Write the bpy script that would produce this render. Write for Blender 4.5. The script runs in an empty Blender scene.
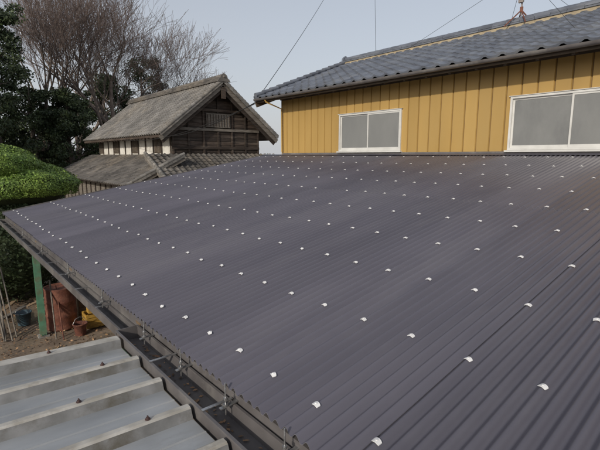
import bpy, math, random
import numpy as np
from mathutils import Vector, Matrix
random.seed(7); rng=np.random.default_rng(7)
C=3.6            # camera height above the ground
# world x = towards yellow wall, world y = along the wall, z up
scene=bpy.context.scene
# ------------------------------------------------------------ materials
def new_mat(name):
    m=bpy.data.materials.new(name); m.use_nodes=True
    nt=m.node_tree; b=nt.nodes['Principled BSDF']
    return m,nt,b
def mat(name,c1,c2=None,scale=5,rough=.6,metal=0,detail=6,bump=0,bscale=None,stretch=(1,1,1),spec=.5,c3=None,attr=None,attr_amt=.4,lo=.35,hi=.65,coord='Object',rvar=0):
    m,nt,b=new_mat(name); N=nt.nodes; L=nt.links
    b.inputs['Roughness'].default_value=rough; b.inputs['Metallic'].default_value=metal
    b.inputs['Specular IOR Level'].default_value=spec
    if c2 is None: c2=tuple(v*.75 for v in c1)
    tc=N.new('ShaderNodeTexCoord'); mp=N.new('ShaderNodeMapping'); mp.inputs['Scale'].default_value=stretch
    L.new(tc.outputs[coord],mp.inputs[0])
    n=N.new('ShaderNodeTexNoise'); n.inputs['Scale'].default_value=scale; n.inputs['Detail'].default_value=detail
    L.new(mp.outputs[0],n.inputs['Vector'])
    r=N.new('ShaderNodeValToRGB'); r.color_ramp.elements[0].position=lo; r.color_ramp.elements[1].position=hi
    r.color_ramp.elements[0].color=(*c2,1); r.color_ramp.elements[1].color=(*c1,1)
    L.new(n.outputs[0],r.inputs[0]); col=r.outputs[0]
    if c3 is not None:
        n2=N.new('ShaderNodeTexNoise'); n2.inputs['Scale'].default_value=scale*.37; n2.inputs['Detail'].default_value=8; n2.inputs['Roughness'].default_value=.7
        L.new(mp.outputs[0],n2.inputs['Vector'])
        r2=N.new('ShaderNodeValToRGB'); r2.color_ramp.elements[0].position=.5; r2.color_ramp.elements[1].position=.68
        L.new(n2.outputs[0],r2.inputs[0])
        mx=N.new('ShaderNodeMixRGB'); L.new(r2.outputs[0],mx.inputs[0]); L.new(col,mx.inputs[1]); mx.inputs[2].default_value=(*c3,1)
        col=mx.outputs[0]
        if rvar:
            rm=N.new('ShaderNodeMapRange'); rm.inputs[3].default_value=rough; rm.inputs[4].default_value=rough+rvar
            L.new(r2.outputs[0],rm.inputs[0]); L.new(rm.outputs[0],b.inputs['Roughness'])
    if attr:
        a=N.new('ShaderNodeAttribute'); a.attribute_name=attr
        mr=N.new('ShaderNodeMapRange'); mr.inputs[3].default_value=1-attr_amt; mr.inputs[4].default_value=1+attr_amt
        L.new(a.outputs['Fac'],mr.inputs[0])
        mm=N.new('ShaderNodeMixRGB'); mm.blend_type='MULTIPLY'; mm.inputs[0].default_value=1
        cb=N.new('ShaderNodeCombineXYZ')
        for i in range(3): L.new(mr.outputs[0],cb.inputs[i])
        L.new(col,mm.inputs[1]); L.new(cb.outputs[0],mm.inputs[2]); col=mm.outputs[0]
    L.new(col,b.inputs['Base Color'])
    if bump:
        bn=N.new('ShaderNodeTexNoise'); bn.inputs['Scale'].default_value=bscale or scale*4; bn.inputs['Detail'].default_value=5
        L.new(mp.outputs[0],bn.inputs['Vector'])
        bp=N.new('ShaderNodeBump'); bp.inputs['Strength'].default_value=bump; bp.inputs['Distance'].default_value=.02
        L.new(bn.outputs[0],bp.inputs['Height']); L.new(bp.outputs[0],b.inputs['Normal'])
    return m
M={}
M['sheet']=mat('smoke_polycarbonate',(.108,.103,.127),(.090,.086,.108),scale=2.0,rough=.34,c3=(.122,.117,.138),attr='rnd',attr_amt=.10,spec=.6,rvar=.05,stretch=(.35,1.6,1),detail=9)
M['sheetedge']=mat('sheet_cut_edge',(.17,.165,.185),(.13,.13,.145),scale=20,rough=.4)
M['clip']=mat('white_clip',(.76,.76,.76),(.62,.62,.62),scale=20,rough=.4)
M['steel']=mat('galvanised_bolt',(.5,.5,.5),(.3,.3,.3),scale=60,rough=.35,metal=.8)
M['gutter']=mat('brown_gutter',(.13,.122,.122),(.095,.088,.088),scale=6,rough=.42,c3=(.19,.18,.17))
M['purlin']=mat('timber_purlin',(.22,.15,.09),(.13,.09,.055),scale=8,rough=.8,stretch=(4,.5,4))
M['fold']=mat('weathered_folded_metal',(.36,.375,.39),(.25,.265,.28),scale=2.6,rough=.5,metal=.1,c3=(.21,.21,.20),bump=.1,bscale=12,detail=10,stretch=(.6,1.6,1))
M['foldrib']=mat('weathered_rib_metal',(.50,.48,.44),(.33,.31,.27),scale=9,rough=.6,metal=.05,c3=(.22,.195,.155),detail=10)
M['foldsideshade']=mat('weathered_shaded_rib_side',(.24,.24,.24),(.15,.15,.145),scale=12,rough=.6,c3=(.11,.10,.08),detail=10)  # rib sides: shadow put into a darker base colour, plus weather stains
M['rust']=mat('rust',(.17,.06,.038),(.08,.03,.022),scale=9,rough=.85,c3=(.23,.10,.065),bump=.3)
M['boltred']=mat('rusty_bolt',(.085,.045,.04),(.05,.03,.03),scale=40,rough=.7)
M['yellow']=mat('ochre_metal_siding',(.43,.275,.085),(.37,.235,.070),scale=1.4,rough=.5,attr='rnd',attr_amt=.07,stretch=(1,1,.35),c3=(.40,.265,.09))
M['grooveshade']=mat('siding_groove_shade',(.20,.12,.04),(.15,.09,.03),scale=3,rough=.7)  # same ochre siding, darkened in colour so the grooves read as shaded
M['bluetile']=mat('blue_grey_roof_tile',(.135,.15,.18),(.09,.10,.125),scale=3,rough=.42,attr='rnd',attr_amt=.2,c3=(.16,.17,.19))
M['oldtile']=mat('weathered_roof_tile',(.20,.19,.178),(.125,.12,.112),scale=.9,rough=.75,attr='rnd',attr_amt=.28,c3=(.235,.21,.175),detail=9)
M['lowtile']=mat('weathered_lower_roof_tile',(.145,.133,.12),(.08,.074,.068),scale=.9,rough=.7,attr='rnd',attr_amt=.32,c3=(.17,.145,.115),detail=9)
M['plaster']=mat('cream_plaster',(.42,.35,.23),(.30,.25,.17),scale=5,rough=.8)
M['white']=mat('white_plaster',(.72,.70,.65),(.55,.53,.48),scale=2.5,rough=.85)
M['alu']=mat('white_aluminium',(.66,.66,.64),(.56,.56,.54),scale=5,rough=.35,metal=.1)
M['glass']=mat('frosted_glass',(.20,.205,.20),(.155,.16,.16),scale=1.2,rough=.25,c3=(.23,.235,.23),spec=.8,stretch=(1,1,.5))
M['darkwood']=mat('dark_weathered_wood',(.055,.038,.028),(.025,.018,.014),scale=3,rough=.85,attr='rnd',attr_amt=.35,stretch=(.6,.6,6),c3=(.10,.08,.065))
M['greywood']=mat('grey_weathered_wood',(.20,.18,.155),(.11,.095,.08),scale=4,rough=.85,stretch=(.6,.6,5))
M['soffit']=mat('brown_soffit',(.09,.065,.045),(.06,.045,.03),scale=5,rough=.7)
M['green']=mat('green_painted_steel',(.13,.30,.20),(.09,.22,.14),scale=7,rough=.5,c3=(.17,.13,.08))
M['black']=mat('black_cable',(.02,.02,.02),scale=5,rough=.6)
M['concrete']=mat('concrete',(.32,.31,.29),(.22,.21,.2),scale=5,rough=.9,bump=.2)
M['yplastic']=mat('yellow_plastic',(.50,.31,.06),(.36,.21,.04),scale=6,rough=.5,c3=(.25,.16,.06))
M['bluepl']=mat('blue_grey_paint',(.06,.11,.14),(.04,.07,.09),scale=6,rough=.5,c3=(.14,.08,.05))
M['card']=mat('cardboard',(.36,.26,.16),(.26,.18,.11),scale=4,rough=.85)
M['bark']=mat('bark',(.20,.16,.135),(.10,.08,.068),scale=3,rough=.9)
M['twig']=mat('twig_bark',(.20,.155,.14),(.13,.10,.09),scale=3,rough=.9)
M['leafdark']=mat('evergreen_leaves',(.055,.08,.03),(.025,.042,.018),scale=.6,rough=.6,attr='rnd',attr_amt=.5)
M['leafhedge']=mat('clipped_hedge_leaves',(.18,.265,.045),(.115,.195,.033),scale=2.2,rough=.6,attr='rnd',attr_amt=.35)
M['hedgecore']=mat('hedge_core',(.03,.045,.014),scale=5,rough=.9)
M['hedgelowshade']=mat('hedge_shaded_lower_leaves',(.032,.055,.018),(.018,.03,.012),scale=2,rough=.7,attr='rnd',attr_amt=.5)  # same hedge, shade of its underside painted as a darker green
M['ground']=mat('dirt_ground',(.24,.185,.135),(.14,.105,.078),scale=1.4,rough=.95,c3=(.13,.12,.07),bump=.5,bscale=9,detail=10)
M['litter']=mat('leaf_litter',(.32,.20,.11),(.15,.09,.055),scale=3,rough=.9,attr='rnd',attr_amt=.5)
M['antenna']=mat('antenna_metal',(.3,.27,.25),(.2,.14,.12),scale=9,rough=.5,metal=.5)
# ------------------------------------------------------------ mesh helper
class MB:
    def __init__(s): s.v=[];s.f=[];s.m=[];s.r=[];s.mats=[];s.sm=[]
    def mi(s,k):
        if k not in s.mats: s.mats.append(k)
        return s.mats.index(k)
    def add(s,vs,fs,k,rnd=None,smooth=False):
        o=len(s.v); s.v+= [tuple(p) for p in vs]; i=s.mi(k)
        for f in fs:
            s.f.append(tuple(o+j for j in f)); s.m.append(i); s.sm.append(smooth)
            s.r.append(random.random() if rnd is None else rnd)
    def box(s,a,b,k,rnd=None):
        x0,y0,z0=a;x1,y1,z1=b
        vs=[(x0,y0,z0),(x1,y0,z0),(x1,y1,z0),(x0,y1,z0),(x0,y0,z1),(x1,y0,z1),(x1,y1,z1),(x0,y1,z1)]
        r=random.random() if rnd is None else rnd
        s.add(vs,[(0,3,2,1),(4,5,6,7),(0,1,5,4),(1,2,6,5),(2,3,7,6),(3,0,4,7)],k,r)
    def beam(s,p,q,w,h,k,up=(0,0,1)):
        p=Vector(p);q=Vector(q);d=(q-p).normalized();u=Vector(up);sd=d.cross(u).normalized();u=sd.cross(d).normalized()
        vs=[]
        for e in (p,q):
            for a,b in ((-1,-1),(1,-1),(1,1),(-1,1)): vs.append(e+sd*a*w/2+u*b*h/2)
        s.add(vs,[(0,3,2,1),(4,5,6,7),(0,1,5,4),(1,2,6,5),(2,3,7,6),(3,0,4,7)],k,random.random())
    def tube(s,pts,rads,k,n=6,caps=True,smooth=True,arc=None):
        pts=[Vector(p) for p in pts]; vs=[];fs=[]
        if not hasattr(rads,'__len__'): rads=[rads]*len(pts)
        for i,p in enumerate(pts):
            d=(pts[min(i+1,len(pts)-1)]-pts[max(i-1,0)]).normalized()
            ref=Vector((0,0,1)) if abs(d.z)<.95 else Vector((1,0,0))
            a=d.cross(ref).normalized(); b=a.cross(d)
            for j in range(n):
                t=2*math.pi*j/n; vs.append(p+(a*math.cos(t)+b*math.sin(t))*rads[i])
        for i in range(len(pts)-1):
            for j in range(n):
                fs.append((i*n+j,i*n+(j+1)%n,(i+1)*n+(j+1)%n,(i+1)*n+j))
        s.add(vs,fs,k,random.random(),smooth)
        if caps:
            s.add(vs[:n],[tuple(range(n))[::-1]],k,.5); s.add(vs[-n:],[tuple(range(n))],k,.5)
    def obj(s,name,parent=None):
        me=bpy.data.meshes.new(name); me.from_pydata(s.v,[],s.f); 
        for k in s.mats: me.materials.append(M[k])
        me.polygons.foreach_set('material_index',s.m); me.polygons.foreach_set('use_smooth',s.sm)
        at=me.attributes.new('rnd','FLOAT','FACE'); at.data.foreach_set('value',s.r)
        me.update(); o=bpy.data.objects.new(name,me); scene.collection.objects.link(o)
        if parent: o.parent=parent
        return o
def empty(name,loc=(0,0,0)):
    e=bpy.data.objects.new(name,None); scene.collection.objects.link(e); e.empty_display_size=.2; return e
def np_obj(name,V,F,mats,midx=None,rnd=None,smooth=False,parent=None):
    me=bpy.data.meshes.new(name); V=np.asarray(V,dtype=np.float32);F=np.asarray(F,dtype=np.int32)
    k=F.shape[1]
    me.vertices.add(len(V)); me.vertices.foreach_set('co',V.ravel())
    me.loops.add(F.size); me.loops.foreach_set('vertex_index',F.ravel())
    me.polygons.add(len(F)); me.polygons.foreach_set('loop_start',np.arange(0,F.size,k,dtype=np.int32))
    me.polygons.foreach_set('loop_total',np.full(len(F),k,dtype=np.int32))
    for m in mats: me.materials.append(M[m])
    me.update(calc_edges=True)
    if midx is not None: me.polygons.foreach_set('material_index',np.asarray(midx,dtype=np.int32))
    me.polygons.foreach_set('use_smooth',np.full(len(F),smooth))
    at=me.attributes.new('rnd','FLOAT','FACE')
    at.data.foreach_set('value',np.asarray(rnd if rnd is not None else rng.random(len(F)),dtype=np.float32))
    me.update(); o=bpy.data.objects.new(name,me); scene.collection.objects.link(o)
    if parent: o.parent=parent
    return o
# ------------------------------------------------------------ ground
def leafcards(name,P,size,mats,flat=False,rnd=None,parent=None,normals=None):
    n=len(P); a=rng.normal(size=(n,3)); 
    if flat: a[:,2]*=.25
    a/=np.linalg.norm(a,axis=1)[:,None]
    b=rng.normal(size=(n,3)); 
    if flat: b[:,2]*=.25
    if normals is not None:
        a=a-normals*(a*normals).sum(1)[:,None]*.8; a/=np.linalg.norm(a,axis=1)[:,None]
        b=np.cross(normals+rng.normal(size=(n,3))*.3,a)
    b-=a*(a*b).sum(1)[:,None]; b/=np.linalg.norm(b,axis=1)[:,None]
    s=(size*rng.uniform(.6,1.4,n))[:,None]
    V=np.stack([P-a*s*.5,P+b*s*.28,P+a*s*.5,P-b*s*.28],1).reshape(-1,3)
    F=np.arange(4*n).reshape(-1,4)
    return np_obj(name,V,F,mats,rnd=rnd,parent=parent)
def build_ground():
    xs=np.concatenate([np.linspace(-600,-20,12),np.linspace(-18,40,110),np.linspace(45,900,14)])
    X,Y=np.meshgrid(xs,xs,indexing='ij')
    Z=.03*np.sin(X*1.7+1)*np.sin(Y*1.3)+.02*np.sin(X*4.1)*np.cos(Y*3.3)
    V=np.stack([X.ravel(),Y.ravel(),Z.ravel()],1); m=len(xs)
    i,j=np.meshgrid(np.arange(m-1),np.arange(m-1),indexing='ij'); i=i.ravel();j=j.ravel()
    F=np.stack([i*m+j,(i+1)*m+j,(i+1)*m+j+1,i*m+j+1],1)
    np_obj('ground',V,F,['ground'],smooth=True)
    N=11000
    p=np.stack([rng.uniform(-3,8,N),rng.uniform(6,16,N),rng.uniform(.03,.06,N)],1)
    leafcards('leaf_litter',p,.055,['litter'],flat=True)
build_ground()
# ------------------------------------------------------------ lean-to roof
S=.176; H=1.25
def rz(x): return C-H+S*x
EAVE=.957; WALL=7.10; YEND=9.78; YST=-3.0
lean=empty('lean_to_corrugated_roof')
pitch=.063; AMP=.0122; TILT=.0045
def build_sheets():
    per=10; w=per*pitch; y=YEND; Vs=[];Fs=[];R=[];off=0; mid=[]
    nsamp=14
    segs=[(EAVE,4.36,0.0),(4.28,WALL-.01,.003)]
    while y>YST:
        y1=y; y0=y-w-pitch*.55
        for (xa,xb,lift) in segs:
            r=random.random()
            ns=int((per+.55)*nsamp)+1
            t=np.linspace(0,1,ns); ys=y1-(y1-y0)*t
            wave=AMP*np.cos(2*np.pi*(YEND-ys)/pitch)
            xs=np.linspace(xa+random.uniform(-.004,.004)*(lift==0),xb,9)
            tilt=TILT*t
            Xg,Yg=np.meshgrid(xs,ys,indexing='ij')
            sag=.0018*np.sin((xs-1.136)/.633*np.pi)**2
            Zg=rz(Xg)+wave[None,:]+tilt[None,:]+lift+.012-sag[:,None]+.0025*np.sin(Yg*1.1+Xg*.7)
            Vs.append(np.stack([Xg.ravel(),Yg.ravel(),Zg.ravel()],1))
            a,b=np.meshgrid(np.arange(len(xs)-1),np.arange(ns-1),indexing='ij');a=a.ravel();b=b.ravel()
            F=np.stack([a*ns+b,a*ns+b+1,(a+1)*ns+b+1,(a+1)*ns+b],1)+off
            Fs.append(F[:,::-1]);R.append(np.full(len(F),r)); mid.append(np.zeros(len(F))); off+=len(xs)*ns
            for (ex_,ey_,ez_) in ((Xg[:,-1],Yg[:,-1],Zg[:,-1]),(Xg[0,:],Yg[0,:],Zg[0,:])):
                m=len(ex_); top=np.stack([ex_,ey_-.0002,ez_],1); bot=top.copy(); bot[:,2]-=.0024
                Vs.append(np.concatenate([top,bot])); i=np.arange(m-1)
                F=np.stack([i,i+1,i+1+m,i+m],1)+off; Fs.append(F); R.append(np.full(len(F),.5)); mid.append(np.ones(len(F))); off+=2*m
        y-=w
    np_obj('corrugated_sheets',np.concatenate(Vs),np.concatenate(Fs),['sheet','sheetedge'],midx=np.concatenate(mid),rnd=np.concatenate(R),smooth=True,parent=lean)
build_sheets()
def build_clips():
    mb=MB(); rows=[1.136+.633*k for k in range(10)]
    for ri,x in enumerate(rows):
        if x>WALL-.15: continue
        c=0
        while True:
            y=YEND-pitch*(1+5*c); c+=1
            if y<YST+.1: break
            if random.random()<.008: continue
            fr=((YEND-y)/(10*pitch))%1.0
            xx=x+random.uniform(-.015,.015); yy=y+random.uniform(-.002,.002); z0=rz(xx)+.012+AMP+.0033+TILT*fr
            ang=random.uniform(-.35,.35); hw=.0175; hl=.0115
            ns=7; vs=[]
            for i in range(ns):
                t=-1+2*i/(ns-1)
                dz=-.0065*(1-math.cos(t*1.25))/(1-math.cos(1.25))
                for sx in (-1,1):
                    px=sx*hl*(1-.22*abs(t)**4); py=t*hw
                    vs.append((xx+px*math.cos(ang)-py*math.sin(ang),yy+px*math.sin(ang)+py*math.cos(ang),z0+dz+.001+S*px))
            top=len(vs)
            for v in vs[:top]: vs.append((v[0],v[1],v[2]+.003))
            fs=[]
            for i in range(ns-1):
                fs.append((top+2*i,top+2*i+1,top+2*i+3,top+2*i+2)); fs.append((2*i,2*i+2,2*i+3,2*i+1))
                fs.append((2*i,top+2*i,top+2*i+2,2*i+2)); fs.append((2*i+1,2*i+3,top+2*i+3,top+2*i+1))
            fs+=[(0,1,top+1,top),(2*ns-2,top+2*ns-2,top+2*ns-1,2*ns-1)]
            mb.add(vs,fs,'clip')
            mb.tube([(xx,yy,z0+.002),(xx,yy,z0+.0065)],[.006,.005],'clip',8)
    mb.obj('hook_clips',lean)
    mb=MB()
    for x in rows:
        mb.beam((x,YST,rz(x)-.038),(x,YEND-.03,rz(x)-.038),.045,.06,'purlin')
    for y in np.arange(YST+.2,YEND,1.9):
        mb.beam((1.0,y,rz(1.0)-.12),(WALL,y,rz(WALL)-.12),.09,.10,'purlin',up=(0,0,1))
    mb.beam((1.35,YST,rz(1.35)-.23),(1.35,YEND-.05,rz(1.35)-.23),.10,.12,'purlin')
    mb.obj('purlins',lean)
    mb=MB()
    mb.add([(WALL-.14,YST,rz(WALL-.14)+.036),(WALL-.14,YEND,rz(WALL-.14)+.036),(WALL-.025,YEND,rz(WALL)+.039),(WALL-.025,YST,rz(WALL)+.039)],[(0,1,2,3)][::1],'sheet')
    mb.add([(WALL-.025,YST,rz(WALL)+.039),(WALL-.025,9.0,rz(WALL)+.039),(WALL-.02,9.0,rz(WALL)+.07),(WALL-.02,YST,rz(WALL)+.07)],[(0,3,2,1)],'gutter')
    mb.obj('wall_flashing',lean)
build_clips()
def gutter(mb,x0,x1,ya,yb,zt,dep,k,th=.003):
    pr=[(x0,zt),(x0,zt-dep),(x1,zt-dep),(x1,zt)]
    pri=[(x0+th,zt),(x0+th,zt-dep+th),(x1-th,zt-dep+th),(x1-th,zt)]
    allp=pr+pri[::-1]
    n=len(allp); vs=[(p[0],ya,p[1]) for p in allp]+[(p[0],yb,p[1]) for p in allp]
    fs=[(i,(i+1)%n,n+(i+1)%n,n+i) for i in range(n)]
    mb.add(vs,fs,k)
    mb.beam((x0,ya,zt),(x0,yb,zt),.014,.010,k); mb.beam((x1,ya,zt),(x1,yb,zt),.012,.010,k)
def build_gutters():
    mb=MB()
    gutter(mb,.835,.975,YST,2.86,C-1.155,.085,'gutter')
    gutter(mb,.885,.985,2.93,YEND,C-1.19,.075,'gutter')
    mb.box((.83,2.86,C-1.25),(.985,2.868,C-1.15),'gutter'); mb.box((.88,2.922,C-1.27),(.99,2.93,C-1.185),'gutter')
    mb.box((.885,YEND,C-1.27),(.985,YEND+.006,C-1.185),'gutter')
    mb.box((.995,YST,C-1.24),(1.03,YEND,C-1.115),'gutter')
    mb.obj('eave_gutter',lean)
    mb=MB()
    for y in np.arange(-.2,YEND,.62):
        zt=C-1.155
        if y<2.86: mb.beam((.83,y,zt+.008),(.99,y,zt+.008),.018,.004,'steel')
        else: mb.beam((.88,y,zt-.028),(1.0,y,zt-.028),.018,.004,'steel')
    for y in (1.18,1.62,2.09,2.62,3.5,4.6,5.9,7.3):
        x=.93; z0=C-1.17
        mb.tube([(x,y,z0-.02),(x+.003,y+.004,z0+.135)],.0038,'steel',6)
        mb.tube([(x,y,z0+.055),(x,y,z0+.066)],.010,'steel',6); mb.tube([(x,y,z0+.03),(x,y,z0+.036)],.015,'steel',8)
        mb.beam((x-.03,y,z0+.02),(x+.09,y,z0+.03),.02,.005,'steel')
    mb.obj('gutter_brackets',lean)
    mb=MB(); r=random.Random(3)
    for i in range(160):
        y=r.uniform(.2,2.8); x=r.uniform(.85,.96); z=C-1.233+r.uniform(0,.004); a=r.uniform(0,6.28); s=r.uniform(.006,.02)
        mb.add([(x+s*math.cos(a),y+s*math.sin(a),z),(x-s*.5*math.sin(a),y+s*.5*math.cos(a),z+.003),(x-s*math.cos(a),y-s*math.sin(a),z+.001),(x+s*.5*math.sin(a),y-s*.5*math.cos(a),z)],[(0,1,2,3)],'litter')
    mb.obj('gutter_debris',lean)
build_gutters()
mb=MB()
mb.beam((EAVE,YEND+.005,rz(EAVE)+.0),(WALL,YEND+.005,rz(WALL)+.0),.02,.075,'gutter')
mb.obj('verge_trim',lean)
# ------------------------------------------------------------ posts
def post(name,x,y,zt,k,w=.1):
    mb=MB(); t=.008
    mb.box((x-w/2,y-w/2,.02),(x+w/2,y-w/2+t,zt),k); mb.box((x-w/2,y+w/2-t,.02),(x+w/2,y+w/2,zt),k)
    mb.box((x-t/2,y-w/2+t,.02),(x+t/2,y+w/2-t,zt),k)
    mb.box((x-w*.9,y-w*.9,0),(x+w*.9,y+w*.9,.03),'concrete'); mb.box((x-w*.7,y-w*.7,zt-.012),(x+w*.7,y+w*.7,zt),k)
    mb.beam((x,y+.0,zt-.45),(x+.45,y,zt-.03),.04,.04,k)
    return mb.obj(name)
post('green_steel_post',1.40,9.62,rz(1.35)-.29,'green',.11)
post('green_steel_post',1.42,4.6,rz(1.35)-.29,'green',.11)
post('green_steel_post',1.42,-.6,rz(1.35)-.29,'green',.11)
# ------------------------------------------------------------ folded metal roof (shed)
shed=empty('metal_roof_shed')
def build_fold():
    mb=MB(); P=.33; ye=2.80; xr=.815; xl=-4.5; slope=-.045
    def z(x): return C-1.215+ (x-xr)*slope
    segs=[]
    segs.append((ye,.055,ye-.075,.055,'foldrib')); segs.append((ye-.075,.055,ye-.088,0,'foldsideshade'))
    y=ye-.088
    RW=.086
    pan=P-RW
    ribs=[ye-.04]
    while y>-4:
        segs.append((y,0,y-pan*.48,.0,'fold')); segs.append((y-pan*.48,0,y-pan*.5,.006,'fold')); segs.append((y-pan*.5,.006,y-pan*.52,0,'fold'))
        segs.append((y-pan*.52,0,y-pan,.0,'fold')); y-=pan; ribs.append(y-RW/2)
        segs.append((y,0,y-.018,.045,'foldsideshade')); segs.append((y-.018,.045,y-.030,.052,'foldrib')); segs.append((y-.030,.052,y-.056,.052,'foldrib')); segs.append((y-.056,.052,y-.068,.045,'foldrib')); segs.append((y-.068,.045,y-RW,0,'foldsideshade')); y-=RW
    xs=[xl,-3,-1.5,-.4,0.1,.45,xr]
    for (ya,ha,yb,hb,k) in segs:
        vs=[]
        for x in xs: vs.append((x,ya,z(x)+ha)); vs.append((x,yb,z(x)+hb))
        mb.add(vs,[(2*i,2*i+1,2*i+3,2*i+2) for i in range(len(xs)-1)],k,.5)
    mb.add([(xl,ye,z(xl)+.055),(xr,ye,z(xr)+.055),(xr,ye,z(xr)-.12),(xl,ye,z(xl)-.12)],[(0,1,2,3)],'foldrib')
    mb.obj('folded_roof_sheet',shed)
    mb=MB()
    for i,yy in enumerate(ribs):
        for x in ([.62,-.1,-.9] if i%2 else [.42,-.35,-1.2]):
            zz=z(x)+(.0525 if i else .0555)
            mb.tube([(x,yy,zz),(x,yy,zz+.003)],.012,'boltred',10); mb.tube([(x,yy,zz+.003),(x,yy,zz+.010)],.008,'boltred',6); mb.tube([(x,yy,zz+.010),(x,yy,zz+.018)],.0035,'boltred',6)
    mb.obj('roof_bolts',shed)
    mb=MB()
    mb.box((xr-.03,-4,z(xr)-.09),(xr-.02,ye-.01,z(xr)-.004),'gutter')
    for yy in ribs[1:]: mb.add([(xr-.012,yy+.042,z(xr)-.002),(xr-.012,yy-.042,z(xr)-.002),(xr-.012,yy-.024,z(xr)+.045),(xr-.012,yy+.024,z(xr)+.045)],[(0,1,2,3)],'soffit')
    mb.box((xl+.2,-3.8,0),(xl+.3,ye-.2,z(xl)-.06),'concrete'); mb.box((xl+.3,ye-.3,0),(xr-.1,ye-.2,z(xr)-.06),'concrete'); mb.box((xl+.3,-3.8,0),(xr-.1,-3.7,z(xr)-.06),'concrete')
    mb.obj('shed_walls',shed)
build_fold()
# ------------------------------------------------------------ tiled roof generator
def tile_roof(name,o,ud,ul,vd,vl,n,k,parent,tw=.265,ex=.235,amp=.028,lip=.03,ns=8):
    o=np.array(o,float);ud=np.array(ud,float);vd=np.array(vd,float);n=np.array(n,float)
    nt=int(round(ul/tw)); tw=ul/nt; nr=int(round(vl/ex)); ex=vl/nr
    u=np.linspace(0,ul,nt*ns+1); ph=(u/tw)%1.0
    wave=amp*(np.where(ph<.38,np.sin(ph/.38*np.pi)*1.0,-.45*np.sin((ph-.38)/.62*np.pi)))
    Vs=[];Fs=[];R=[];off=0; m=len(u)
    per=(np.arange(m-1)//ns)
    for r in range(nr):
        v0=r*ex-.03; v1=(r+1)*ex
        rr=rng.random(nt); jit=(rng.random(nt)-.5)*.005; jl=np.append(np.repeat(jit,ns),jit[-1])
        for (va,ha,vb,hb) in ((v0,lip+0*u,v1,0*u),(v0,-.012+0*u,v0,lip+0*u)):
            A=o+np.outer(u,ud)+vd*va+np.outer(wave+ha+jl,n)
            B=o+np.outer(u,ud)+vd*vb+np.outer(wave+hb+jl*.3,n) if vb!=va else o+np.outer(u,ud)+vd*vb+np.outer(wave+hb+jl,n)
            Vs+= [A,B]; i=np.arange(m-1)
            Fs.append(np.stack([i,i+1,i+1+m,i+m],1)+off); R.append(rr[per]); off+=2*m
    return np_obj(name,np.concatenate(Vs),np.concatenate(Fs),[k],rnd=np.concatenate(R),smooth=True,parent=parent)
def ridge(name,p,q,parent,k,w=.26,layers=4,cream=True,cap=.085):
    mb=MB(); p=Vector(p);q=Vector(q);d=(q-p).normalized();L=(q-p).length
    z=0
    if cream:
        mb.beam(p+Vector((0,0,.02)),q+Vector((0,0,.02)),w*.9,.08,'plaster'); z=.06
    for i in range(layers):
        ww=w*(1.08-.07*i)
        n=max(1,int(L/.30))
        for j in range(n):
            a=p+d*(L*j/n+.003); b=p+d*(L*(j+1)/n-.003); zz=z+.04*i+.02+random.uniform(-.003,.003)
            mb.beam(a+Vector((0,0,zz)),b+Vector((0,0,zz)),ww+random.uniform(-.006,.006),.032,k)
    zc=z+.04*layers
    n=max(1,int(L/.28))
    for j in range(n):
        a=p+d*(L*j/n);b=p+d*(L*(j+1)/n+.01)
        mb.tube([a+Vector((0,0,zc+.01)),b+Vector((0,0,zc+.01))],[cap*.90,cap],k,10)
    sd=d.cross(Vector((0,0,1)))
    for e,sg in ((p,-1),(q,1)):
        out=d*sg; zz=zc+.02
        prof=[(-1.25,-.0),(-1.0,.4),(-.72,.62),(-.6,1.05),(-.3,1.3),(0,1.45),(.3,1.3),(.6,1.05),(.72,.62),(1.0,.4),(1.25,0)]
        vs=[];b0=e+out*.02+Vector((0,0,-.05)); hh=(zz+.1)/1.2; ww=w*.75
        for t in (0,.07):
            for a,b in prof: vs.append(b0+sd*a*ww+Vector((0,0,b*hh))+out*t)
        m=len(prof); fs=[tuple(range(m)),tuple(range(m,2*m))[::-1]]+[(i,(i+1)%m,m+(i+1)%m,m+i) for i in range(m)]
        mb.add(vs,fs,k)
        mb.tube([b0+Vector((0,0,hh*.85))+out*.07,b0+Vector((0,0,hh*.85))+out*.12],[.07,.05],k,8)
    return mb.obj(name,parent)
def verge(name,p,q,parent,k,out,r=.075,board=None,bh=.2):
    mb=MB(); p=Vector(p);q=Vector(q);d=(q-p);L=d.length;d.normalize();n=int(L/.24);out=Vector(out)
    up=Vector((0,0,1))
    for j in range(n):
        a=p+d*(L*j/n-.02);b=p+d*(L*(j+1)/n)
        mb.tube([a+up*.07,b+up*.05],[r,r*.86],k,9)
        mb.beam(a+up*(-.02)+out*.05,b+up*(-.04)+out*.05,.035,.14,k)
    if board:
        mb.beam(p+up*-.17,q+up*-.17,.045,bh,board)
    return mb.obj(name,parent)
# ------------------------------------------------------------ yellow house
yh=empty('yellow_house')
YH0,YH1=-4.0,9.04; BK=12.75
def siding(mb,y0,y1,z0,z1,x,P=.232):
    y=YH1
    while y>y0+1e-6:
        yb=y-P; r=random.Random(int(y*1000)).random()
        pr=[(y,x,'yellow'),(yb+.030,x,'yellow'),(yb+.022,x+.020,'grooveshade'),(yb+.008,x+.020,'yellow'),(yb,x,'yellow')]
        for a,b in zip(pr[:-1],pr[1:]):
            u=min(a[0],y1);v=max(b[0],y0)
            if u-v<1e-5: continue
            ta=(a[0]-u)/(a[0]-b[0]);tb=(a[0]-v)/(a[0]-b[0]); xa=a[1]+(b[1]-a[1])*ta;xb=a[1]+(b[1]-a[1])*tb
            mb.add([(xa,u,z0),(xa,u,z1),(xb,v,z1),(xb,v,z0)],[(0,1,2,3)],a[2],r)
        y=yb
W=[(5.25,6.94,C+.10,C+.90),(1.40,3.17,C+.09,C+.915)]
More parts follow.
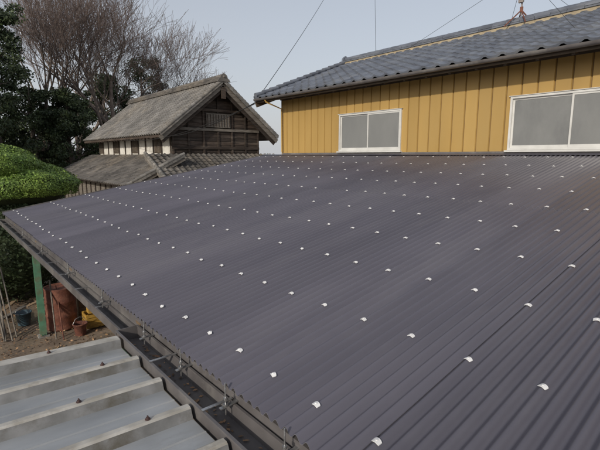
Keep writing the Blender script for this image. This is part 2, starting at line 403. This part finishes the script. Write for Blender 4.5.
def build_yhouse():
    mb=MB(); zt=C+1.52
    zb=C-.02
    siding(mb,YH0,W[1][0],zb,zt,WALL); siding(mb,W[1][1],W[0][0],zb,zt,WALL); siding(mb,W[0][1],YH1,zb,zt,WALL)
    for a,b,c,d in W:
        siding(mb,a,b,zb,c,WALL); siding(mb,a,b,d,zt,WALL)
    mb.box((WALL+.005,YH0,0),(WALL+.12,YH1,C-.02),'greywood')
    mb.box((WALL+.12,YH1-.12,0),(BK,YH1-.002,zt),'yellow'); mb.box((WALL+.12,YH0,0),(BK,YH0+.12,zt),'yellow'); mb.box((BK-.12,YH0+.12,0),(BK-.001,YH1-.12,zt),'yellow')
    for yy in (YH1-.06,YH0+.06):
        mb.add([(WALL+.12,yy,zt),(BK,yy,zt),(9.92,yy,zt+1.15)],[(0,1,2)],'yellow')
    mb.box((WALL-.006,YH1-.03,C-.02),(WALL+.05,YH1+.012,zt),'yellow',.2)
    mb.box((WALL-.012,YH0,C+1.40),(WALL-.002,YH1,C+1.47),'soffit')
    mb.obj('siding_walls',yh)
    for i,(a,b,c,d) in enumerate(W):
        mb=MB(); x=WALL; f=.032
        mb.box((x-.03,a,d-f),(x+.05,b,d),'alu'); mb.box((x-.03,a,c),(x+.05,b,c+f),'alu')
        mb.box((x-.03,a,c+f),(x+.05,a+f,d-f),'alu'); mb.box((x-.03,b-f,c+f),(x+.05,b,d-f),'alu')
        mid=(a+b)/2; t=.026
        for (s0,s1,xo) in ((a+f,mid+.02,-.008),(mid-.02,b-f,.018)):
            xx=x+xo
            mb.box((xx-.010,s0,c+f),(xx+.010,s0+t,d-f),'alu'); mb.box((xx-.010,s1-t,c+f),(xx+.010,s1,d-f),'alu')
            mb.box((xx-.010,s0+t,c+f),(xx+.010,s1-t,c+f+.04),'alu'); mb.box((xx-.010,s0+t,d-f-.026),(xx+.010,s1-t,d-f),'alu')
            mb.box((xx-.003,s0+t,c+f+.04),(xx+.003,s1-t,d-f-.026),'glass')
        mb.box((x-.009,mid-.03,(c+d)/2-.04),(x-.001,mid-.018,(c+d)/2+.03),'steel')
        mb.box((x-.065,a-.03,c-.030),(x-.005,b+.03,c-.003),'alu'); mb.box((x-.045,a-.02,d+.003),(x-.005,b+.02,d+.012),'alu')
        mb.box((x+.06,a,c),(x+.07,b,d),'soffit')
        mb.obj('sliding_window',yh)
    ex,ez=6.58,C+1.47; rx,rzz=9.92,C+2.74; L=math.hypot(rx-ex,rzz-ez); vd=((rx-ex)/L,0,(rzz-ez)/L); n=(-vd[2],0,vd[0])
    y0,y1=YH0-.4,9.45
    tile_roof('front_roof_tiles',(ex,y0,ez),(0,1,0),y1-y0,vd,L,n,'bluetile',yh,lip=.024,ex=.26)
    vd2=(-vd[0],0,vd[2]); n2=(vd[2],0,vd[0])
    tile_roof('back_roof_tiles',(2*rx-ex,y0,ez),(0,1,0),y1-y0,vd2,L,n2,'bluetile',yh,ns=4)
    ridge('roof_ridge',(rx,y0,rzz-.03),(rx,y1,rzz-.03),yh,'bluetile',w=.24,layers=2,cap=.07)
    verge('verge_tiles',(ex,y1,ez),(rx,y1,rzz),yh,'bluetile',(0,1,0),board='soffit',r=.06,bh=.14)
    mb=MB()
    for sx in (1,-1):
        f=lambda x: x if sx==1 else 2*rx-x
        vs=[(f(ex+.03),y0+.03,ez-.035),(f(rx),y0+.03,rzz-.035),(f(rx),y1-.03,rzz-.035),(f(ex+.03),y1-.03,ez-.035)]
        vs+=[(a,b,c-.07) for a,b,c in vs]
        mb.add(vs,[(0,1,2,3),(7,6,5,4),(0,4,5,1),(1,5,6,2),(2,6,7,3),(3,7,4,0)],'soffit')
    mb.box((ex+.01,y0+.02,ez-.13),(ex+.035,y1-.02,ez-.02),'soffit')
    for y in np.arange(y0+.3,y1-.1,.45): mb.beam((ex+.06,y,ez-.125),(WALL+.1,y,ez-.125+(WALL+.04-ex)*.38),.045,.05,'soffit')
    mb.obj('eaves',yh)
    mb=MB()
    gy0,gy1=y0,y1-.02; gx=ex-.055; gz=ez-.045; r=.052; ns=8
    vs=[]
    for yy in (gy0,gy1):
        for i in range(ns+1):
            t=math.pi+math.pi*i/ns; vs.append((gx+r*math.cos(t),yy,gz+r*math.sin(t)))
    mb.add(vs,[(i,i+1,ns+2+i,ns+1+i) for i in range(ns)],'gutter',.5,True)
    mb.add(vs[ns+1:],[tuple(range(ns+1))],'gutter')
    mb.tube([(gx,9.0,gz-.03),(gx+.02,8.98,gz-.10),(WALL-.05,8.98,gz-.24),(WALL-.05,8.98,C+.10)],.020,'yellow',8)
    mb.obj('eave_gutter',yh)
build_yhouse()
def build_antenna():
    mb=MB(); x,y,z=9.92,4.36,C+2.90
    for dx,dy in ((-.28,-.22),(-.28,.22),(.28,-.22),(.28,.22)):
        mb.tube([(x+dx,y+dy,z-.18),(x,y,z+.16)],.014,'rust',6)
    mb.tube([(x,y,z+.05),(x,y,z+1.9)],.016,'antenna',8); mb.tube([(x,y,z+.12),(x,y,z+.22)],.035,'rust',8)
    mb.box((x-.07,y-.05,z+.30),(x-.02,y+.05,z+.42),'antenna')
    mb.tube([(x-.5,y,z+1.75),(x+.6,y,z+1.75)],.012,'antenna',6)
    for i in range(8): mb.tube([(x-.45+.14*i,y-.3+.01*i,z+1.77),(x-.45+.14*i,y+.3-.01*i,z+1.77)],.005,'antenna',5)
    for q in ((9.4,6.9,C+2.62),(7.2,2.4,C+1.8),(12.6,6.2,C+1.8),(12.6,2.4,C+1.8)):
        mb.tube([(x,y,z+.9),q],.004,'black',4,caps=False)
    mb.obj('tv_antenna')
build_antenna()
# ------------------------------------------------------------ farmhouse
fh=empty('old_farmhouse')
def build_farm():
    a0,a1=21.0,35.0; bx0,bx1=8.85,16.45; rb=12.5; ez=C+1.1; rzz=C+4.0
    bx1=2*rb-bx0
    L=math.hypot(rb-bx0,rzz-ez); vd=((rb-bx0)/L,0,(rzz-ez)/L); n=(-vd[2],0,vd[0])
    tk=dict(tw=.32,ex=.30,amp=.055,lip=.05,ns=8)
    tile_roof('main_roof_tiles_left',(bx0,a0,ez),(0,1,0),a1-a0,vd,L,n,'oldtile',fh,**tk)
    tile_roof('main_roof_tiles_right',(bx1,a0,ez),(0,1,0),a1-a0,(-vd[0],0,vd[2]),L,(vd[2],0,vd[0]),'oldtile',fh,**tk)
    ridge('main_ridge',(rb,a0-.02,rzz-.02),(rb,a1,rzz-.02),fh,'lowtile',w=.42,layers=6,cream=False,cap=.12)
    for nm,e in (('verge_tiles_left',(bx0,a0,ez)),('verge_tiles_right',(bx1,a0,ez))):
        verge(nm,e,(rb,a0,rzz),fh,'oldtile',(0,-1,0),r=.10)
    mb=MB()
    for e in ((bx0,ez),(bx1,ez)):
        mb.beam((e[0],a0+.06,e[1]-.24),(rb,a0+.06,rzz-.24),.06,.24,'greywood'); mb.beam((e[0]+(.12 if e[0]<rb else -.12),a0+.16,e[1]-.38),(rb,a0+.16,rzz-.46),.05,.22,'darkwood')
    mb.box((rb-.13,a0-.02,rzz-.95),(rb+.13,a0+.03,rzz-.35),'darkwood')
    for sx in (1,-1):
        f=lambda x: x if sx==1 else 2*rb-x
        vs=[(f(bx0+.03),a0+.1,ez-.06),(f(rb),a0+.1,rzz-.06),(f(rb),a1-.1,rzz-.06),(f(bx0+.03),a1-.1,ez-.06)]
        vs+=[(a,b,c-.12) for a,b,c in vs]
        mb.add(vs,[(0,1,2,3),(7,6,5,4),(0,4,5,1),(1,5,6,2),(2,6,7,3),(3,7,4,0)],'darkwood')
    for y in np.arange(a0+.3,a1-.1,.5):
        mb.beam((bx0+.05,y,ez-.22),(bx0+1.2,y,ez-.22+1.15*.763),.07,.08,'darkwood')
    mb.obj('roof_timbers',fh)
    mb=MB(); w0,w1=9.75,2*rb-9.75; g=a0+.75; sl=(rzz-ez)/(rb-bx0)
    def rh(x): return ez-.15+(min(x,2*rb-x)-bx0)*sl
    z=0.0; bh=.2
    while z<rh(rb)-.05:
        zt=min(z+bh,rh(rb)-.02)
        def ext(zz):
            if zz<rh(w0): return w0,w1
            d=(zz-rh(w0))/sl; return min(w0+d,rb-.01),max(w1-d,rb+.01)
        l0,r0=ext(z); l1,r1=ext(zt); rr=random.random()
        mb.add([(l0,g-.03,z),(r0,g-.03,z),(r1,g-.008,zt),(l1,g-.008,zt)],[(0,1,2,3)],'darkwood' if random.random()<.9 else 'greywood',rr)
        mb.add([(l0,g-.03,z),(r0,g-.03,z),(r0,g,z),(l0,g,z)],[(3,2,1,0)],'darkwood',rr)
        z+=bh
    mb.add([(w0,g+.02,0),(w1,g+.02,0),(w1,g+.02,rh(w1)),(rb,g+.02,rh(rb)),(w0,g+.02,rh(w0))],[(0,1,2,3,4)],'darkwood')
    for zz in (C+.35,C+1.35,C+2.4):
        d=0 if zz<rh(w0) else (zz-rh(w0))/sl
        mb.box((w0+d,g-.11,zz),(w1-d,g-.032,zz+.14),'greywood' if zz>C+1 and zz<C+2 else 'darkwood')
    for xx in np.linspace(w0+.05,w1-.05,7):
        mb.box((xx-.05,g-.085,0),(xx+.05,g-.031,min(rh(xx),C+3.2)),'darkwood')
    mb.box((rb-.75,g-.15,C+1.55),(rb+.75,g-.115,C+2.3),'greywood'); 
    for i in range(9): mb.box((rb-.7+i*.17,g-.175,C+1.6),(rb-.66+i*.17,g-.151,C+2.25),'darkwood')
    mb.box((w0,g+.02,0),(w0+.1,a1-.8,ez+.3),'white'); mb.box((w1-.1,g+.05,0),(w1,a1-.8,ez+.3),'white'); mb.box((w0+.1,a1-.9,0),(w1-.1,a1-.8,ez),'darkwood')
    mb.add([(w0+.1,a1-.8,ez),(w1-.1,a1-.8,ez),(rb,a1-.8,rzz-.3)],[(0,1,2)],'darkwood')
    k=0
    for y in np.arange(g+.1,a1-.8,1.15):
        mb.box((w0-.04,y-.07,0),(w0-.002,y+.07,ez+.3),'darkwood')
        if k%3==1: 
            mb.box((w0-.03,y+.1,C+.15),(w0-.003,y+1.0,C+.95),'soffit')
            for q in range(5): mb.box((w0-.05,y+.16+q*.18,C+.2),(w0-.031,y+.19+q*.18,C+.9),'greywood')
        k+=1
    mb.box((w0-.06,g,C+1.0),(w0-.041,a1-.8,C+1.12),'darkwood')
    mb.obj('walls',fh)
    lx0,lz0,lx1,lz1=6.85,C-1.38,w0,C+.05; b0,b1=20.3,36.5
    L=math.hypot(lx1-lx0,lz1-lz0);vd=((lx1-lx0)/L,0,(lz1-lz0)/L);n=(-vd[2],0,vd[0])
    tile_roof('lower_roof_tiles_left',(lx0,b0,lz0),(0,1,0),b1-b0,vd,L,n,'lowtile',fh,**tk)
    verge('lower_verge_tiles',(lx0,b0,lz0),(lx1,b0,lz1),fh,'oldtile',(0,-1,0),r=.09,board='greywood',bh=.22)
    mb=MB()
    mb.box((lx0+.7,b0+.5,0),(lx0+.8,b1-.4,lz0+.25),'greywood')
    for y in np.arange(b0+.6,b1-.5,1.0): mb.box((lx0+.65,y-.06,0),(lx0+.698,y+.06,lz0+.25),'darkwood')
    mb.add([(lx0+.7,b0+.5,0),(lx1,b0+.5,0),(lx1,b0+.5,lz1-.1),(lx0+.7,b0+.5,lz0+.22)],[(0,1,2,3)],'darkwood')
    mb.add([(lx0+.05,b0+.05,lz0-.09),(lx1,b0+.05,lz1-.09),(lx1,b1,lz1-.09),(lx0+.05,b1,lz0-.09)],[(0,1,2,3)],'darkwood')
    mb.obj('lower_walls',fh)
    fa0,fz0,fa1,fz1=18.9,C-1.30,g-.03,C+.10; fb0,fb1=8.3,16.6
    L=math.hypot(fa1-fa0,fz1-fz0);vd=(0,(fa1-fa0)/L,(fz1-fz0)/L);n=(0,-vd[2],vd[1])
    tile_roof('lower_roof_tiles_front',(fb0,fa0,fz0),(1,0,0),fb1-fb0,vd,L,n,'lowtile',fh,**tk)
    verge('front_verge_tiles',(fb0,fa0,fz0),(fb0,fa1,fz1),fh,'oldtile',(-1,0,0),r=.09,board='greywood',bh=.2)
    mb=MB(); mb.box((fb0+.5,fa0+.7,0),(fb1-.5,fa0+.8,fz0+.2),'darkwood')
    mb.add([(fb0+.02,fa0+.05,fz0-.1),(fb1,fa0+.05,fz0-.1),(fb1,fa1,fz1-.1),(fb0+.02,fa1,fz1-.1)],[(0,1,2,3)],'darkwood')
    mb.obj('front_lower_wall',fh)
build_farm()
# ------------------------------------------------------------ trees
def bare_tree(name,x,y,h,seed,spread=.5,trunk=.28,levels=6,lean_=(0,0)):
    R=random.Random(seed); mb=MB()
    def grow(p,d,l,r,lev):
        npt=4; pts=[p.copy()];rs=[r]; dd=d.copy()
        for i in range(npt-1):
            dd=(dd+Vector((R.gauss(0,.11),R.gauss(0,.11),R.gauss(.03,.06)))).normalized()
            pts.append(pts[-1]+dd*l/(npt-1)); rs.append(max(.012,r*(1-.32*(i+1)/(npt-1))))
        mb.tube(pts,rs,'bark' if lev<4 else 'twig',[8,6,5,4,3,3,3][lev],caps=False)
        if lev>=levels: return
        nc=R.choice([3,3,4]) if lev>0 else R.choice([4,5])
        for c in range(nc):
            t=1.0 if c<2 else R.uniform(.35,.95)
            i=min(int(t*(npt-1)),npt-2); fr=t*(npt-1)-i; q=pts[i].lerp(pts[i+1],fr)
            ax=Vector((R.gauss(0,1),R.gauss(0,1),R.gauss(0,.6))); ax=(ax-dd*ax.dot(dd)).normalized()
            an=R.uniform(.25,.75)*spread*1.5
            nd=(dd*math.cos(an)+ax*math.sin(an)+Vector((0,0,.10))).normalized()
            grow(q,nd,l*R.uniform(.66,.86),rs[-1]*R.uniform(.55,.8),lev+1)
    grow(Vector((x,y,-.1)),Vector((lean_[0],lean_[1],1)).normalized(),h*.25,trunk,0)
    return mb.obj(name)
bare_tree('bare_zelkova_tree',14.0,45,25,1,.56,.42)
bare_tree('bare_zelkova_tree',11.5,52,29,2,.56,.42)
bare_tree('bare_zelkova_tree',21.0,50,21,3,.56,.34)
bare_tree('bare_zelkova_tree',8.0,45,23,4,.54,.36)
bare_tree('bare_zelkova_tree',17.0,54,26,9,.56,.38)
def evergreen(name,x,y,h,w,seed,nclump=46,leaf=.2,dens=560,base=.15,conic=.0):
    r=np.random.default_rng(seed); e=empty(name)
    mb=MB()
    mb.tube([(x,y,0),(x+.1,y,h*.35),(x-.1,y+.1,h*.7),(x,y,h*.92)],[.28,.22,.13,.03],'bark',8)
    P=[]
    for i in range(nclump):
        t=r.uniform(base,1); ang=r.uniform(0,6.283)
        prof=math.sin(min(1,(t-base)/(1-base)*1.0+.12)*math.pi*.93)**.6 if conic==0 else (1-t)**.7+.1
        rad=w*prof*r.uniform(.35,1.0); c=np.array([x+rad*math.cos(ang),y+rad*math.sin(ang),h*t])
        mb.tube([(x,y,max(.3,c[2]-rad*.5)),tuple((c+np.array([x,y,c[2]-rad*.3]))/2),tuple(c)],[.07,.05,.02],'bark',4,caps=False)
        for s_ in range(3):
            cr=w*r.uniform(.12,.27); cc=c+r.normal(0,w*.13,3); m=dens//3
            q=r.normal(size=(m,3)); q/=np.linalg.norm(q,axis=1)[:,None]; q*=(cr*r.uniform(.1,1.15,m)**.6)[:,None]; q[:,2]*=.6
            P.append(cc+q)
    mb.obj('trunk_and_limbs',e)
    leafcards('foliage',np.concatenate(P),leaf,['leafdark'],parent=e)
evergreen('evergreen_tree',4.2,41,14.5,3.6,11,60)
evergreen('evergreen_tree',7.2,44.5,10.5,3.4,12,44)
evergreen('evergreen_tree',21.5,56,15.2,4.2,13,40)
evergreen('evergreen_tree',16,53,12.5,3.5,14,40)
evergreen('evergreen_tree',.5,36,12,3.6,15,46)
evergreen('evergreen_tree',9.5,42,8.5,3,16,40)
def treeline():
    P=[]; r=np.random.default_rng(5)
    for i in range(150):
        t=r.uniform(0,1); c=np.array([-22+t*38,40+t*14+r.uniform(-3,3),r.uniform(.5,5.5)])
        q=r.normal(size=(230,3)); q/=np.linalg.norm(q,axis=1)[:,None]; q*=r.uniform(.4,1.1,230)[:,None]**.5*np.array([1.9,1.9,1.5]); P.append(c+q)
    leafcards('distant_tree_line',np.concatenate(P),.42,['leafdark']); P=[]
    for i in range(420):
        an=r.uniform(0,6.283); d=r.uniform(190,240); c=np.array([d*math.cos(an),d*math.sin(an),r.uniform(0,2.6)])
        q=r.normal(size=(60,3)); q/=np.linalg.norm(q,axis=1)[:,None]; q*=np.array([7,7,1.9]); P.append(c+q)
    leafcards('distant_tree_line',np.concatenate(P),1.6,['leafdark'])
treeline()
# ------------------------------------------------------------ clipped hedge
def hedge():
    e=empty('clipped_round_hedge'); r=np.random.default_rng(21)
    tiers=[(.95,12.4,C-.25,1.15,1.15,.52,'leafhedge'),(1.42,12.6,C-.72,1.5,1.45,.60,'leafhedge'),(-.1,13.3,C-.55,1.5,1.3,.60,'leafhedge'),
           (1.25,12.9,1.6,1.55,1.5,1.7,'hedgelowshade'),(-.8,13.6,1.6,1.9,1.5,1.7,'hedgelowshade'),(-3.2,13.6,1.5,1.9,1.5,1.6,'hedgelowshade')]
    mb=MB()
    for (x,y,z,a,b,c,k) in tiers:
        n1,n2=18,12; vs=[];fs=[]
        for i in range(n2+1):
            th=math.pi*i/n2
            for j in range(n1):
                ph=2*math.pi*j/n1; vs.append((x+a*.93*math.sin(th)*math.cos(ph),y+b*.93*math.sin(th)*math.sin(ph),max(.02,z+c*.9*math.cos(th))))
        for i in range(n2):
            for j in range(n1): fs.append((i*n1+j,(i+1)*n1+j,(i+1)*n1+(j+1)%n1,i*n1+(j+1)%n1))
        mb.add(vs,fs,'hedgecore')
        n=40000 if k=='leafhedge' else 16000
        q=r.normal(size=(n,3)); q/=np.linalg.norm(q,axis=1)[:,None]
        if k=='leafhedge': q[:,2]=np.where(q[:,2]<-.35,-q[:,2],q[:,2])
        lump=1+.026*np.sin(q[:,0]*9+x)*np.sin(q[:,1]*8)+.020*np.sin(q[:,2]*13+q[:,0]*7)+.012*np.sin(q[:,0]*23+1)*np.sin(q[:,1]*27)+r.normal(0,.016,n)
        P=np.array([x,y,z])+q*np.array([a,b,c])*lump[:,None]
        nn=q/np.array([a,b,c]); nn/=np.linalg.norm(nn,axis=1)[:,None]
        ok=P[:,2]>.03; P=P[ok]; nn=nn[ok]
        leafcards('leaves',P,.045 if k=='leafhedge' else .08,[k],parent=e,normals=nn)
    mb.obj('inner_mass',e)
    n=1500; q=r.normal(size=(n,3)); q/=np.linalg.norm(q,axis=1)[:,None]; q[:,2]=np.abs(q[:,2])
    P=np.concatenate([np.array(t[:3])+q[i::3]*np.array(t[3:6])*(1.0+r.uniform(.02,.07,len(q[i::3])))[:,None] for i,t in enumerate(tiers[:3])])
    leafcards('stray_shoots',P,.05,['leafhedge'],parent=e)
hedge()
# ------------------------------------------------------------ ground clutter
def drum(name,x,y,k,r=.288,h=.88,z=.03):
    mb=MB(); prof=[(0,r*.96),(.0,r),(.02,r+.006),(.04,r)]
    for hh in (.29,.59): prof+=[(hh-.025,r),(hh,r+.014),(hh+.025,r)]
    prof+=[(h-.04,r),(h-.01,r+.007),(h,r+.005),(h,r-.012),(h-.025,r-.014),(h-.025,.001)]
    n=28; vs=[];fs=[]
    for (zz,rr) in prof:
        for j in range(n): t=2*math.pi*j/n; vs.append((x+rr*math.cos(t),y+rr*math.sin(t),z+zz))
    for i in range(len(prof)-1):
        for j in range(n): fs.append((i*n+j,i*n+(j+1)%n,(i+1)*n+(j+1)%n,(i+1)*n+j))
    mb.add(vs,fs,k,.5,True)
    mb.tube([(x+.15,y,z+h-.026),(x+.15,y,z+h-.005)],.03,k,10)
    return mb.obj(name)
drum('rusty_oil_drum',1.80,9.85,'rust')
drum('oil_drum',2.45,10.6,'bluepl')
def crate(name,x,y,z,sx,sy,sz,k,slats=4):
    mb=MB(); t=.018
    for i in range(slats):
        z0=z+i*sz/slats+.004; z1=z+(i+1)*sz/slats-.012
        mb.box((x,y,z0),(x+sx,y+t,z1),k); mb.box((x,y+sy-t,z0),(x+sx,y+sy,z1),k)
        mb.box((x,y+t,z0),(x+t,y+sy-t,z1),k); mb.box((x+sx-t,y+t,z0),(x+sx,y+sy-t,z1),k)
    for a in (x+t,x+sx-2.4*t):
        for b in (y+t,y+sy-2.4*t): mb.box((a,b,z),(a+.025,b+.025,z+sz-.004),k)
    mb.box((x+t,y+t,z+.005),(x+sx-t,y+sy-t,z+.02),k)
    return mb.obj(name)
crate('plastic_crate',2.14,9.30,.04,.46,.36,.30,'yplastic')
crate('wooden_crate',2.16,9.92,.04,.55,.42,.60,'card')
crate('wooden_crate',2.85,10.2,.04,.5,.42,.8,'card',6)
def jerry(name,x,y,z,k):
    mb=MB(); w,d,h=.30,.17,.36
    pr=[(-w/2,0),(w/2,0),(w/2,h*.78),(w*.22,h),(-w/2,h)]
    m=len(pr); vs=[(x+a,y-d/2,z+b) for a,b in pr]+[(x+a,y+d/2,z+b) for a,b in pr]
    mb.add(vs,[tuple(range(m)),tuple(range(m,2*m))[::-1]]+[(i,m+i,m+(i+1)%m,(i+1)%m) for i in range(m)],k)
    mb.tube([(x+w*.38,y,z+h*.86),(x+w*.50,y,z+h*1.02)],.028,'black',8)
    mb.tube([(x-w*.4,y,z+h),(x-w*.3,y,z+h+.04),(x+w*.02,y,z+h+.04),(x+w*.12,y,z+h)],.013,k,6)
    return mb.obj(name)
jerry('jerry_can',2.36,9.46,.34,'yplastic'); jerry('jerry_can',2.95,9.5,.04,'bluepl'); jerry('jerry_can',2.42,10.12,.65,'white')
def bucket(name,x,y,k,r=.15,h=.28):
    mb=MB(); n=20; vs=[];fs=[]
    for zz,rr in ((.03,r*.75),(.03+h,r),(.03+h,r+.012),(.03+h-.02,r+.012),(.03+h-.02,r-.006),(.05,r*.72),(.05,.001)):
        for j in range(n): t=6.2832*j/n; vs.append((x+rr*math.cos(t),y+rr*math.sin(t),zz))
    for i in range(6):
        for j in range(n): fs.append((i*n+j,i*n+(j+1)%n,(i+1)*n+(j+1)%n,(i+1)*n+j))
    mb.add(vs,fs,k,.5,True)
    mb.tube([(x-r,y,.03+h),(x-r*.6,y,.03+h+.1),(x,y,.03+h+.13),(x+r*.6,y,.03+h+.1),(x+r,y,.03+h)],.005,'steel',5)
    return mb.obj(name)
bucket('bucket',1.98,9.15,'rust',.13,.24); bucket('bucket',1.2,10.5,'bluepl')
mb=MB(); R=random.Random(8)
for i in range(7):
    x=.75+R.uniform(0,.35); mb.tube([(x,9.9+R.uniform(-.3,.2),.03),(x+R.uniform(-.1,.1),11.4,R.uniform(.9,1.4))],.014,'greywood',6)
mb.obj('leaning_wooden_stakes')
mb=MB()
for i in range(14):
    x=random.uniform(.7,2.2);y=random.uniform(9.9,11.5);an=random.uniform(-.6,.6)+1.2;l=random.uniform(.5,1.5)
    mb.beam((x,y,.06+.03*i*.5),(x+l*math.cos(an),y+l*math.sin(an),.07+.03*i*.5),.09,.02,random.choice(['greywood','card','purlin']))
mb.obj('scrap_board_pile')
mb=MB(); mb.tube([(1.55,9.2,.03),(1.62,9.75,1.1)],.014,'greywood',8); mb.tube([(1.66,9.1,.03),(1.73,9.8,.95)],.012,'rust',8); mb.obj('leaning_pipes')
# ------------------------------------------------------------ cables
def cable(name,p,q,sag,r=.006,n=24):
    mb=MB(); p=Vector(p);q=Vector(q)
    mb.tube([p.lerp(q,i/n)-Vector((0,0,sag*4*(i/n)*(1-i/n))) for i in range(n+1)],r,'black',5,caps=False); return mb.obj(name)
cable('service_cable',(6.62,9.40,C+1.40),(9.6,21.4,C+1.0),.18,.013)
cable('service_cable',(6.62,9.42,C+1.36),(8.8,26,C+.9),.35,.010)
cable('overhead_wire',(6.75,9.42,C+1.62),(25.5,24,C+15.3),.35,.009)
cable('overhead_wire',(9.9,8.3,C+2.92),(24,20.4,C+12.5),.3,.007)
# ------------------------------------------------------------ world, sun, camera
sd=Vector((-.90,-.36,0)).normalized(); el=math.radians(24)
to_sun=Vector((sd.x*math.cos(el),sd.y*math.cos(el),math.sin(el)))
w=bpy.data.worlds.new('World'); scene.world=w; w.use_nodes=True; nt=w.node_tree; N=nt.nodes; L=nt.links
bg=N['Background']; sky=N.new('ShaderNodeTexSky'); sky.sky_type='NISHITA'; sky.sun_disc=False
sky.sun_elevation=el; sky.sun_rotation=math.atan2(sd.x,sd.y); sky.air_density=1.0; sky.dust_density=2.5; sky.ozone_density=1.2; sky.altitude=50
hs=N.new('ShaderNodeHueSaturation'); hs.inputs['Saturation'].default_value=.75
L.new(sky.outputs[0],hs.inputs['Color'])
tc=N.new('ShaderNodeTexCoord'); sx=N.new('ShaderNodeSeparateXYZ'); L.new(tc.outputs['Generated'],sx.inputs[0])
rp=N.new('ShaderNodeValToRGB'); e=rp.color_ramp.elements; e[0].position=0; e[0].color=(.88,.88,.88,1); e[1].position=.6; e[1].color=(.38,.38,.38,1)
q=rp.color_ramp.elements.new(.2); q.color=(.64,.64,.64,1)
L.new(sx.outputs[2],rp.inputs[0])
mx=N.new('ShaderNodeMixRGB'); L.new(rp.outputs[0],mx.inputs[0]); L.new(hs.outputs[0],mx.inputs[1]); mx.inputs[2].default_value=(4.0,4.08,4.28,1)
L.new(mx.outputs[0],bg.inputs[0]); bg.inputs[1].default_value=.144
sl=bpy.data.lights.new('sun','SUN'); sl.energy=2.6; sl.angle=math.radians(1.2); sl.color=(1,.92,.80)
so=bpy.data.objects.new('sun',sl); scene.collection.objects.link(so); so.rotation_euler=to_sun.to_track_quat('Z','Y').to_euler()
cd=bpy.data.cameras.new('camera'); cd.lens=25.8; cd.sensor_width=36; cd.clip_end=3000; cd.clip_start=.05
co=bpy.data.objects.new('camera',cd); scene.collection.objects.link(co); co.location=(0,0,C)
co.rotation_euler=(math.radians(80.85),0,math.radians(-40.5)); scene.camera=co
scene.view_settings.view_transform='Standard'; scene.view_settings.look='None'; scene.view_settings.exposure=0
